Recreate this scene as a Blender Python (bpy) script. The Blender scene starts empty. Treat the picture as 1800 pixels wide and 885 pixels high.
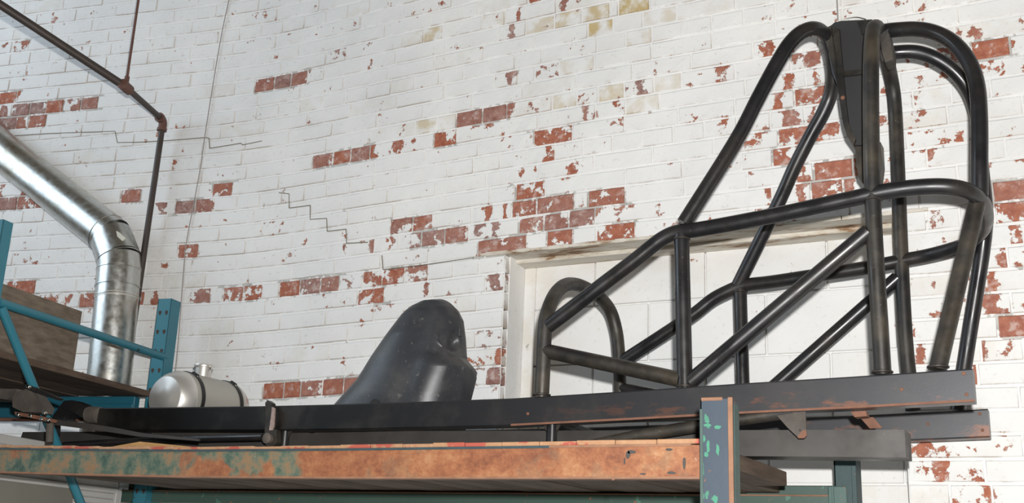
import bpy, math, random
from mathutils import Vector, Matrix
random.seed(7)
C = bpy.context.scene.collection
sc = bpy.context.scene
# ------------------------------------------------------------------ camera
FPX, YAW, PITCH, ROLL = 1958.1, .485856, .276612, .0414063
EYE = Vector((0, 0, 1.6))
def cam_axes():
    f = Vector((-math.sin(YAW)*math.cos(PITCH), math.cos(YAW)*math.cos(PITCH), math.sin(PITCH)))
    r = Vector((math.cos(YAW), math.sin(YAW), 0)); u = r.cross(f)
    c, s = math.cos(ROLL), math.sin(ROLL)
    return c*r+s*u, -s*r+c*u, f
CR, CU, CF = cam_axes()
cd = bpy.data.cameras.new('camera'); cam = bpy.data.objects.new('camera', cd); C.objects.link(cam)
cd.sensor_width = 36; cd.lens = 36*FPX/1800; cd.clip_start = .02
M = Matrix((CR, CU, -CF)).transposed().to_4x4(); M.translation = EYE
cam.matrix_world = M; sc.camera = cam
# ------------------------------------------------------------------ light
w = bpy.data.worlds.new('world'); sc.world = w; w.use_nodes = True
w.node_tree.nodes['Background'].inputs[0].default_value = (1.0, .84, .64, 1)
w.node_tree.nodes['Background'].inputs[1].default_value = .105
def lamp(name, kind, loc, energy, col, size=.05, target=None, sx=None):
    l = bpy.data.lights.new(name, kind); l.energy = energy; l.color = col
    if kind == 'AREA':
        l.shape = 'RECTANGLE'; l.size = size; l.size_y = sx or size
    else: l.shadow_soft_size = size
    o = bpy.data.objects.new(name, l); C.objects.link(o); o.location = loc
    if target is not None: o.rotation_euler = (Vector(target)-Vector(loc)).to_track_quat('-Z', 'Y').to_euler()
    return o
lamp('flash', 'POINT', EYE+CR*.05+CU*.13, 545, (1, .99, .97), .022)
lamp('daylight_fill', 'AREA', (-6.0, .6, 4.3), 95, (.70, .85, 1.0), 3.4, (-3.9, 3.2, 3.2), 2.6)  # unseen area light, added to lift the left wall with bluish daylight
sc.view_settings.view_transform = 'Standard'; sc.view_settings.look = 'None'
sc.view_settings.exposure = 0; sc.view_settings.gamma = 1; sc.view_settings.use_curve_mapping = False
# ------------------------------------------------------------------ pixel -> place helpers
def ray(px, py):
    return CR*((px-900)/FPX) - CU*((py-442.5)/FPX) + CF
def at(px, py, Y):
    d = ray(px, py); return EYE + d*(Y/d.y)
def project(p):
    d = Vector(p)-EYE; z = d.dot(CF)
    return 900+FPX*d.dot(CR)/z, 442.5-FPX*d.dot(CU)/z, z
BA = math.radians(10.78)                                  # the left stretch of wall bends towards us
E1 = Vector((math.cos(BA), math.sin(BA), 0)); E2 = Vector((-math.sin(BA), math.cos(BA), 0))
def at_e1(px, py, c):                                     # plane e1 = c
    d = ray(px, py); return EYE + d*(c/d.dot(E1))
def at_e2(px, py, c):
    d = ray(px, py); return EYE + d*(c/d.dot(E2))
# ------------------------------------------------------------------ materials
def mat(name, rough=.6, metal=0.0, spec=.5):
    m = bpy.data.materials.new(name); m.use_nodes = True; nt = m.node_tree
    b = nt.nodes['Principled BSDF']; b.inputs['Roughness'].default_value = rough
    b.inputs['Metallic'].default_value = metal; b.inputs['Specular IOR Level'].default_value = spec
    return m, nt, b
def nd(nt, t, **k):
    n = nt.nodes.new(t)
    for a, v in k.items(): setattr(n, a, v)
    return n
def lk(nt, a, b): nt.links.new(a, b)
def noise(nt, scale, detail=4, rough=.55, vec=None, stretch=None):
    if vec is None:
        vec = nd(nt, 'ShaderNodeNewGeometry').outputs['Position']
    if stretch:
        mp = nd(nt, 'ShaderNodeMapping'); mp.inputs['Scale'].default_value = stretch; lk(nt, vec, mp.inputs[0]); vec = mp.outputs[0]
    n = nd(nt, 'ShaderNodeTexNoise'); n.inputs['Scale'].default_value = scale
    n.inputs['Detail'].default_value = detail; n.inputs['Roughness'].default_value = rough
    lk(nt, vec, n.inputs['Vector']); return n.outputs['Fac']
def ramp(nt, fac, stops):
    r = nd(nt, 'ShaderNodeValToRGB'); el = r.color_ramp.elements
    while len(el) < len(stops): el.new(.5)
    for e, (p, c) in zip(el, stops):
        e.position = p; e.color = (*c, 1) if isinstance(c, (tuple, list)) else (c, c, c, 1)
    lk(nt, fac, r.inputs[0]); return r.outputs[0]
def mix(nt, fac, a, b, mode='MIX'):
    n = nd(nt, 'ShaderNodeMix', data_type='RGBA', blend_type=mode)
    for s, v in ((n.inputs[0], fac), (n.inputs[6], a), (n.inputs[7], b)):
        if isinstance(v, (int, float)): s.default_value = v
        elif isinstance(v, tuple): s.default_value = (*v, 1)
        else: lk(nt, v, s)
    return n.outputs[2]
def mth(nt, op, a, b=None, c=None, clamp=False):
    n = nd(nt, 'ShaderNodeMath', operation=op); n.use_clamp = clamp
    for s, v in zip(n.inputs, (a, b, c)):
        if v is None: continue
        if isinstance(v, (int, float)): s.default_value = v
        else: lk(nt, v, s)
    return n.outputs[0]
def maprange(nt, v, a, b, c=0, d=1):
    n = nd(nt, 'ShaderNodeMapRange'); n.interpolation_type = 'SMOOTHSTEP'
    for s, x in zip(n.inputs, (v, a, b, c, d)):
        if isinstance(x, (int, float)): s.default_value = x
        else: lk(nt, x, s)
    return n.outputs[0]
def bump(nt, b, h, strength=.4, dist=.002):
    n = nd(nt, 'ShaderNodeBump'); n.inputs['Strength'].default_value = strength; n.inputs['Distance'].default_value = dist
    lk(nt, h, n.inputs['Height']); lk(nt, n.outputs[0], b.inputs['Normal'])
def posx(nt, ax):
    s = nd(nt, 'ShaderNodeSeparateXYZ'); lk(nt, nd(nt, 'ShaderNodeNewGeometry').outputs['Position'], s.inputs[0]); return s.outputs[ax]

def m_masonry(name, mortar=False):
    # attribute 'wear': r = how much paint is gone, g = red .. mauve brick, b = yellow stain
    m, nt, b = mat(name, .75, 0, .3)
    at_ = nd(nt, 'ShaderNodeAttribute', attribute_name='wear', attribute_type='GEOMETRY')
    s = nd(nt, 'ShaderNodeSeparateColor'); lk(nt, at_.outputs['Color'], s.inputs[0])
    R_, G_, B_ = s.outputs
    n1 = noise(nt, 26, 5, .62); n2 = noise(nt, 9, 3)
    nn = mth(nt, 'ADD', mth(nt, 'MULTIPLY', n1, .7), mth(nt, 'MULTIPLY', n2, .3))
    th = mth(nt, 'MULTIPLY_ADD', R_, .30, .31)
    peel = maprange(nt, mth(nt, 'SUBTRACT', th, nn), -.006, .012)
    edge = maprange(nt, mth(nt, 'SUBTRACT', th, nn), -.03, -.002)
    pn = noise(nt, 2.2, 3)
    paint = ramp(nt, pn, [(.3, (.70, .70, .69)), (.55, (.76, .755, .74)), (.75, (.80, .79, .765))])
    paint = mix(nt, mth(nt, 'MULTIPLY', B_, maprange(nt, noise(nt, 14, 4), .38, .62)), paint, (.50, .37, .15))
    paint = mix(nt, mth(nt, 'MULTIPLY', maprange(nt, noise(nt, 60, 3), .60, .72), .22), paint, (.42, .38, .32))
    if mortar:
        bare = ramp(nt, noise(nt, 30, 4), [(.3, (.36, .355, .335)), (.7, (.54, .53, .50))])
    else:
        red = ramp(nt, noise(nt, 50, 4), [(.3, (.29, .080, .045)), (.7, (.43, .155, .085))])
        mau = ramp(nt, noise(nt, 40, 4), [(.3, (.20, .10, .085)), (.7, (.37, .24, .21))])
        bare = mix(nt, G_, red, mau)
        haze = maprange(nt, noise(nt, 34, 5, .7), .50, .68)
        bare = mix(nt, mth(nt, 'MULTIPLY', haze, .55), bare, (.60, .50, .46))
    paint = mix(nt, mth(nt, 'MULTIPLY', edge, .25), paint, (.55, .48, .40))
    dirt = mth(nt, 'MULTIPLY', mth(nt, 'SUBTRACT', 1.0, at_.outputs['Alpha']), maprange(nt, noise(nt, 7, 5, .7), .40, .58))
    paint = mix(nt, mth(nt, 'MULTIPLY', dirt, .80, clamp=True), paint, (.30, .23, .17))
    lk(nt, mix(nt, peel, paint, bare), b.inputs['Base Color'])
    h = mth(nt, 'ADD', mth(nt, 'MULTIPLY', noise(nt, 90, 4), .35), mth(nt, 'MULTIPLY', peel, -.55))
    h = mth(nt, 'ADD', h, mth(nt, 'MULTIPLY', noise(nt, 18, 3), .9))
    bump(nt, b, h, .55, .004)
    return m
def m_paint(name, col, chips=(.05, .03, .02), amount=.25, rough=.45, scale=18, col2=None):
    m, nt, b = mat(name, rough)
    c = mix(nt, noise(nt, 5, 3), col, col2 or tuple(x*.8 for x in col))
    k = maprange(nt, noise(nt, scale, 5, .65), .70-amount*.5, .73-amount*.5)
    lk(nt, mix(nt, k, c, chips), b.inputs['Base Color']); bump(nt, b, noise(nt, 60, 3), .15, .001)
    return m
def m_steel(name, dark, dust, dustamt=.5, rough=.36, rust=0.0, rustlow=None):
    m, nt, b = mat(name, rough, .25, .6)
    c = mix(nt, mth(nt, 'MULTIPLY', maprange(nt, noise(nt, 7, 5, .65), .35, .75), dustamt), dark, dust)
    sp = maprange(nt, noise(nt, 140, 3), .70, .76)
    c = mix(nt, mth(nt, 'MULTIPLY', sp, .35), c, (.3, .27, .24))
    if rust:
        k = maprange(nt, noise(nt, 22, 5, .7, stretch=(.6, 1, 1.6)), .72-rust*.3, .80-rust*.3)
        c = mix(nt, k, c, (.20, .075, .035))
    lk(nt, c, b.inputs['Base Color'])
    lk(nt, ramp(nt, noise(nt, 12, 4), [(.3, rough-.08), (.7, rough+.2)]), b.inputs['Roughness'])
    bump(nt, b, noise(nt, 220, 2), .06, .0006)
    return m
def m_rail(name):
    # black paint in front, bare grey mill scale with rust low down towards the rear end
    m, nt, b = mat(name, .38, .3, .5)
    x = posx(nt, 0); z = posx(nt, 2)
    g = maprange(nt, x, -2.3, -.5)
    c = mix(nt, g, (.0075, .0075, .0075), (.044, .045, .050))
    c = mix(nt, mth(nt, 'MULTIPLY', maprange(nt, noise(nt, 9, 5, .6), .45, .7), .25), c, (.085, .075, .065))
    low = maprange(nt, z, 2.035, 1.998)
    k = maprange(nt, mth(nt, 'ADD', noise(nt, 14, 5, .7, stretch=(.5, 1, 1.5)), mth(nt, 'MULTIPLY', low, .12)), .60, .72)
    k = mth(nt, 'MULTIPLY', k, mth(nt, 'MULTIPLY', maprange(nt, x, -1.6, -.5), .55))
    lk(nt, mix(nt, k, c, (.22, .085, .042)), b.inputs['Base Color'])
    bump(nt, b, noise(nt, 160, 2), .08, .0006)
    return m
def m_rustbeam():
    m, nt, b = mat('green_rust_beam', .62)
    x = posx(nt, 0)
    grn = ramp(nt, noise(nt, 15, 6, .75), [(.36, (.025, .055, .042)), (.45, (.06, .095, .068)), (.52, (.12, .125, .085)), (.58, (.20, .125, .065))])
    rst = ramp(nt, mth(nt, 'ADD', mth(nt, 'MULTIPLY', noise(nt, 13, 6, .75, stretch=(.7, 1, 1)), .65), mth(nt, 'MULTIPLY', noise(nt, 75, 5, .8), .35)), [(.30, (.08, .027, .016)), (.42, (.165, .055, .025)), (.52, (.25, .095, .040)), (.60, (.31, .145, .065)), (.70, (.36, .22, .13))])
    k = mth(nt, 'ADD', maprange(nt, x, -2.1, -1.45, 0, .55), maprange(nt, noise(nt, 6, 4, .6), .40, .62, 0, .6))
    k = maprange(nt, k, .38, .62)
    c = mix(nt, k, grn, rst)
    lk(nt, mix(nt, maprange(nt, noise(nt, 55, 3), .70, .75), c, (.40, .36, .30)), b.inputs['Base Color'])
    bump(nt, b, noise(nt, 70, 5), .35, .0015)
    return m
def m_post(name, blue, green, rust, edge=.5):
    m, nt, b = mat(name, .5)
    c = mix(nt, noise(nt, 4, 3), blue, tuple(x*.72 for x in blue))
    c = mix(nt, maprange(nt, noise(nt, 20, 4, .6, stretch=(1, 1, .55)), .645, .66), c, green)
    c = mix(nt, maprange(nt, noise(nt, 24, 5, .7, stretch=(1, 1, .8)), .63, .67), c, rust)
    lk(nt, c, b.inputs['Base Color']); bump(nt, b, noise(nt, 50, 4), .25, .0012)
    return m
def m_wood(name, a, bb, scale=6, stretch=(1, 14, 14), rough=.8):
    m, nt, b = mat(name, rough, 0, .2)
    f = noise(nt, scale, 5, .6, stretch=stretch)
    lk(nt, ramp(nt, f, [(.3, a), (.7, bb)]), b.inputs['Base Color']); bump(nt, b, f, .3, .001)
    return m
def m_flat(name, col, rough=.6, metal=0.0, var=.15, sc_=12):
    m, nt, b = mat(name, rough, metal)
    lk(nt, mix(nt, noise(nt, sc_, 4), tuple(x*(1-var) for x in col), tuple(min(1, x*(1+var)) for x in col)), b.inputs['Base Color'])
    return m
def m_galv():
    m, nt, b = mat('galvanised_sheet', .30, 1.0)
    v = nd(nt, 'ShaderNodeTexVoronoi'); v.inputs['Scale'].default_value = 55
    lk(nt, nd(nt, 'ShaderNodeNewGeometry').outputs['Position'], v.inputs['Vector'])
    c = mix(nt, v.outputs['Distance'], (.55, .56, .54), (.64, .65, .62))
    c = mix(nt, maprange(nt, noise(nt, 5, 3), .5, .7), c, (.50, .47, .40))
    lk(nt, c, b.inputs['Base Color'])
    lk(nt, ramp(nt, noise(nt, 40, 3), [(.3, .26), (.7, .42)]), b.inputs['Roughness'])
    return m
MB = m_masonry('painted_brick'); MM = m_masonry('painted_mortar', True)
M_TUBE = m_steel('black_tube', (.013, .013, .015), (.050, .043, .035), .5, .27)
M_TUBE2 = m_steel('black_tube_dusty', (.014, .0135, .013), (.082, .067, .048), .8, .42)
M_RAIL = m_rail('chassis_rail')
M_CHAN = m_steel('grey_steel', (.046, .042, .039), (.075, .068, .060), .5, .5)
M_BEAM = m_rustbeam()
M_POST = m_post('blue_post', (.040, .058, .080), (.045, .17, .11), (.17, .075, .04))
M_POSTG = m_post('green_post', (.022, .055, .058), (.05, .17, .12), (.16, .07, .035))
M_EDGE = m_flat('rusty_edge', (.21, .105, .06), .7, 0, .5, 30)
M_EDGEG = m_flat('green_edge', (.045, .075, .068), .6, 0, .4, 30)
M_BLUE = m_paint('blue_paint', (.030, .170, .225), (.03, .05, .05), .10, .42)
M_BLUED = m_paint('blue_paint_dark', (.016, .115, .165), (.02, .04, .05), .12, .4)
M_HOLE = m_flat('dark_hole', (.05, .03, .022), .8)
M_DECK = m_wood('deck_board', (.075, .055, .042), (.16, .125, .10), 5, (9, 1, 9))
M_DECK2 = m_wood('deck_board_dark', (.055, .038, .028), (.12, .085, .062), 5, (9, 1, 9))
M_SHELF = m_wood('shelf_board', (.085, .060, .045), (.20, .14, .10), 4, (10, 2, 10))
M_ENDR = m_flat('red_board_end', (.52, .09, .05), .7, 0, .3, 40)
M_ENDO = m_flat('orange_board_end', (.62, .32, .15), .7, 0, .25, 40)
M_PLY = m_wood('plywood', (.10, .078, .058), (.19, .150, .115), 7, (2, 2, 9))
def m_ends():
    m, nt, b = mat('painted_board_end', .7)
    k = maprange(nt, noise(nt, 11, 4, .6, stretch=(1, .1, 1.6)), .57, .62)
    o_ = mix(nt, noise(nt, 60, 4), (.26, .12, .055), (.42, .25, .14))
    lk(nt, mix(nt, k, o_, (.33, .07, .045)), b.inputs['Base Color']); return m
M_END = m_ends()
M_SLIV = m_wood('plywood_sliver', (.26, .14, .05), (.38, .23, .10), 8, (3, 3, 30))
M_GALV = m_galv()
M_ALU = m_flat('spun_aluminium', (.72, .70, .66), .40, .75, .08, 6)
M_ALU2 = m_flat('dull_aluminium', (.47, .455, .41), .50, .45, .10, 5)
M_CHROME = m_flat('chrome', (.72, .70, .66), .18, 1.0, .1)
M_BLK = m_flat('plain_black', (.014, .013, .012), .5, 0, .2)
M_PIPE = m_flat('iron_pipe', (.055, .042, .036), .5, .2, .35, 20)
M_FIT = m_flat('rusty_fitting', (.12, .055, .040), .6, .1, .4, 40)
M_PALE = m_flat('pale_grey_paint', (.40, .39, .37), .6, 0, .12, 5)
M_PALED = m_flat('grey_panel', (.15, .145, .12), .6, 0, .25, 3)
M_BLOCK = m_masonry('painted_block')
M_DUST = m_steel('dusty_iron', (.07, .060, .052), (.17, .14, .115), .8, .7)
M_RUST = m_flat('rust', (.17, .075, .045), .75, 0, .45, 40)
M_WELD = m_flat('weld_bead', (.045, .038, .032), .5, .4, .6, 90)
M_GUS = m_steel('gusset_scale', (.020, .018, .016), (.09, .075, .06), .9, .7)
M_PALERUST = None
def m_lintel():
    m, nt, b = mat('peeling_lintel', .7)
    c = ramp(nt, noise(nt, 10, 6, .7, stretch=(.5, 2, 2)), [(.46, (.64, .60, .53)), (.56, (.52, .46, .37)), (.615, (.28, .16, .08)), (.70, (.09, .06, .04))])
    lk(nt, c, b.inputs['Base Color']); bump(nt, b, noise(nt, 40, 5), .5, .002); return m
M_LINT = m_lintel()
def m_seat():
    m, nt, b = mat('black_plastic', .42, 0, .5)
    c = mix(nt, maprange(nt, noise(nt, 6, 5, .6), .40, .72), (.030, .032, .037), (.070, .069, .068))
    c = mix(nt, mth(nt, 'MULTIPLY', maprange(nt, noise(nt, 80, 4), .62, .74), .5), c, (.20, .19, .17))
    lk(nt, c, b.inputs['Base Color']); bump(nt, b, noise(nt, 60, 4), .15, .001); return m
M_SEAT = m_seat()
# ------------------------------------------------------------------ mesh helpers
def mesh_obj(name, verts, faces, m, parent=None, smooth=False, fm=None):
    me = bpy.data.meshes.new(name); me.from_pydata([tuple(v) for v in verts], [], faces); me.update()
    for x in (m if isinstance(m, list) else [m]): me.materials.append(x)
    if fm: me.polygons.foreach_set('material_index', fm)
    if smooth: me.polygons.foreach_set('use_smooth', [True]*len(me.polygons))
    o = bpy.data.objects.new(name, me); C.objects.link(o)
    if parent: o.parent = parent; o.matrix_parent_inverse = Matrix.Translation(parent.location).inverted() if parent.type == 'EMPTY' else Matrix()
    return o
def thing(name, label, cat, loc=(0, 0, 0), group=None):
    o = bpy.data.objects.new(name, None); C.objects.link(o); o.location = loc; o.empty_display_size = .05
    o['label'] = label; o['category'] = cat
    if group: o['group'] = group
    return o
def tag(o, label, cat):
    o['label'] = label; o['category'] = cat; return o
class G:
    def __init__(s): s.v = []; s.f = []; s.m = []
    def add(s, v, f, mi=0):
        n = len(s.v); s.v += [Vector(x) for x in v]; s.f += [tuple(i+n for i in q) for q in f]; s.m += [mi]*len(f); return s
    def box(s, a, b, bev=0.0, ax=None, mi=0):
        """box between corners a and b in the axes ax (origin + 3 vectors); bevelled edges when bev > 0"""
        ax = ax or (Vector((1, 0, 0)), Vector((0, 1, 0)), Vector((0, 0, 1)))
        lo = [min(a[i], b[i]) for i in range(3)]; hi = [max(a[i], b[i]) for i in range(3)]
        T = lambda p: ax[0]*p[0]+ax[1]*p[1]+ax[2]*p[2]
        if bev <= 0:
            v = [T((x, y, z)) for z in (lo[2], hi[2]) for y in (lo[1], hi[1]) for x in (lo[0], hi[0])]
            return s.add(v, [(0, 2, 3, 1), (4, 5, 7, 6), (0, 1, 5, 4), (2, 6, 7, 3), (0, 4, 6, 2), (1, 3, 7, 5)], mi)
        v = []; idx = {}
        for sx in (0, 1):
            for sy in (0, 1):
                for sz in (0, 1):
                    sg = (sx, sy, sz)
                    for k in range(3):
                        p = [(hi[i] if sg[i] else lo[i]) for i in range(3)]
                        for i in range(3):
                            if i != k: p[i] += -bev if sg[i] else bev
                        idx[(sx, sy, sz, k)] = len(v); v.append(T(p))
        f = []
        for k in range(3):
            i, j = [q for q in range(3) if q != k]
            for s0 in (0, 1):
                def key(a_, b_):
                    sg = [0, 0, 0]; sg[k] = s0; sg[i] = a_; sg[j] = b_; return idx[(*sg, k)]
                q = [key(0, 0), key(1, 0), key(1, 1), key(0, 1)]
                flip = (s0 == 0) ^ (k == 1)
                f.append(tuple(q[::-1] if flip else q))
        for k in range(3):
            i, j = [q for q in range(3) if q != k]
            for a_ in (0, 1):
                for b_ in (0, 1):
                    def key(e, kk):
                        sg = [0, 0, 0]; sg[k] = e; sg[i] = a_; sg[j] = b_; return idx[(*sg, kk)]
                    f.append((key(0, i), key(1, i), key(1, j), key(0, j)))
        for sx in (0, 1):
            for sy in (0, 1):
                for sz in (0, 1): f.append(tuple(idx[(sx, sy, sz, k)] for k in range(3)))
        return s.add(v, f, mi)
    def tube(s, pts, r, n=14, cap=True, mi=0, rr=None):
        pts = [Vector(p) for p in pts]; N = len(pts)
        t = [(pts[min(i+1, N-1)]-pts[max(i-1, 0)]).normalized() for i in range(N)]
        u = t[0].cross(Vector((0, 0, 1)))
        if u.length < .05: u = t[0].cross(Vector((0, 1, 0)))
        u.normalize(); v = []; f = []
        for i in range(N):
            u = (u - t[i]*u.dot(t[i])).normalized(); b = t[i].cross(u)
            R = rr[i] if rr else r
            for k in range(n):
                a = 2*math.pi*k/n; v.append(pts[i]+(u*math.cos(a)+b*math.sin(a))*R)
        for i in range(N-1):
            for k in range(n):
                k2 = (k+1) % n; f.append((i*n+k, i*n+k2, (i+1)*n+k2, (i+1)*n+k))
        if cap: f.append(tuple(range(n))[::-1]); f.append(tuple((N-1)*n+k for k in range(n)))
        return s.add(v, f, mi)
    def prism(s, poly, depth, mi=0):
        """closed polygon of points, extruded along the vector depth"""
        n = len(poly); poly = [Vector(p) for p in poly]; d = Vector(depth)
        v = poly+[p+d for p in poly]
        f = [tuple(range(n)), tuple(range(n, 2*n))[::-1]]+[(i, i+n, (i+1) % n+n, (i+1) % n) for i in range(n)]
        return s.add(v, f, mi)
    def lathe(s, c, axis, prof, n=40, mi=0):
        """profile of (distance along axis, radius)"""
        axis = Vector(axis).normalized(); u = axis.cross(Vector((0, 0, 1)))
        if u.length < .05: u = axis.cross(Vector((0, 1, 0)))
        u.normalize(); b = axis.cross(u); c = Vector(c); v = []; f = []
        for (h, r) in prof:
            for k in range(n):
                a = 2*math.pi*k/n; v.append(c+axis*h+(u*math.cos(a)+b*math.sin(a))*max(r, 1e-4))
        for i in range(len(prof)-1):
            for k in range(n):
                k2 = (k+1) % n; f.append((i*n+k, i*n+k2, (i+1)*n+k2, (i+1)*n+k))
        f.append(tuple(range(n))[::-1]); f.append(tuple((len(prof)-1)*n+k for k in range(n)))
        return s.add(v, f, mi)
    def ob(s, name, m, parent=None, smooth=False):
        o = mesh_obj(name, s.v, s.f, m, parent, smooth, s.m)
        me = o.data
        import bmesh
        bm = bmesh.new(); bm.from_mesh(me); bmesh.ops.recalc_face_normals(bm, faces=bm.faces)
        if smooth:
            for e in bm.edges:
                if len(e.link_faces) == 2 and e.calc_face_angle(0) > .75: e.smooth = False
        bm.to_mesh(me); bm.free(); return o
def spline(P, sub=7):
    P = [Vector(p) for p in P]
    if len(P) < 3: return P
    Q = [P[0]*2-P[1]]+P+[P[-1]*2-P[-2]]; out = []
    for i in range(1, len(Q)-2):
        a, b, c, d = Q[i-1:i+3]
        # centripetal Catmull-Rom keeps long straights straight next to tight bends
        t0 = 0; t1 = t0+max((b-a).length, 1e-6)**.5; t2 = t1+max((c-b).length, 1e-6)**.5; t3 = t2+max((d-c).length, 1e-6)**.5
        for k in range(sub):
            t = t1+(t2-t1)*k/sub
            A1 = a*((t1-t)/(t1-t0))+b*((t-t0)/(t1-t0)); A2 = b*((t2-t)/(t2-t1))+c*((t-t1)/(t2-t1)); A3 = c*((t3-t)/(t3-t2))+d*((t-t2)/(t3-t2))
            B1 = A1*((t2-t)/(t2-t0))+A2*((t-t0)/(t2-t0)); B2 = A2*((t3-t)/(t3-t1))+A3*((t-t1)/(t3-t1))
            out.append(B1*((t2-t)/(t2-t1))+B2*((t-t1)/(t2-t1)))
    out.append(P[-1]); return out
# ================================================================== THE SETTING
YW = 3.37                       # face of the brick wall
def wall_pt(s, z, off=0.0):
    """point on the wall: s runs along it, off sticks out towards the room; the wall bends by 10.8 deg round s = -3.05"""
    s0, s1 = -2.70, -3.40
    if s >= s0: p = Vector((s, YW, 0)); a = 0
    else:
        L = s0-s1; d = min(s0-s, L); n = 8; p = Vector((s0, YW, 0)); a = 0
        for i in range(n):
            a = BA*((i+.5)/n*d/L); p += Vector((-math.cos(a), -math.sin(a), 0))*(d/n)
        a = BA*d/L
        if s < s1: p += Vector((-math.cos(BA), -math.sin(BA), 0))*(s1-s)
    nrm = Vector((math.sin(a), -math.cos(a), 0))
    q = p+nrm*off; return Vector((q.x, q.y, z))
def wall_uv(px, py):
    d = ray(px, py); r = d.x/d.y; lo, hi = -7., 2.
    for _ in range(40):
        m = (lo+hi)/2; p = wall_pt(m, 0)
        if p.x/p.y < r: lo = m
        else: hi = m
    p = wall_pt(lo, 0); return lo, 1.6+d.z/d.y*p.y
OX0, OX1, OZ = -1.803, -.479, 2.68    # the blocked-up opening
def sag(s): return 0 if s > -1.5 else (-.03*min(1, (-1.5-s)/1.5))
def joint(k): return OZ+(.0651 if k > 0 else .0671)*k
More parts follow.
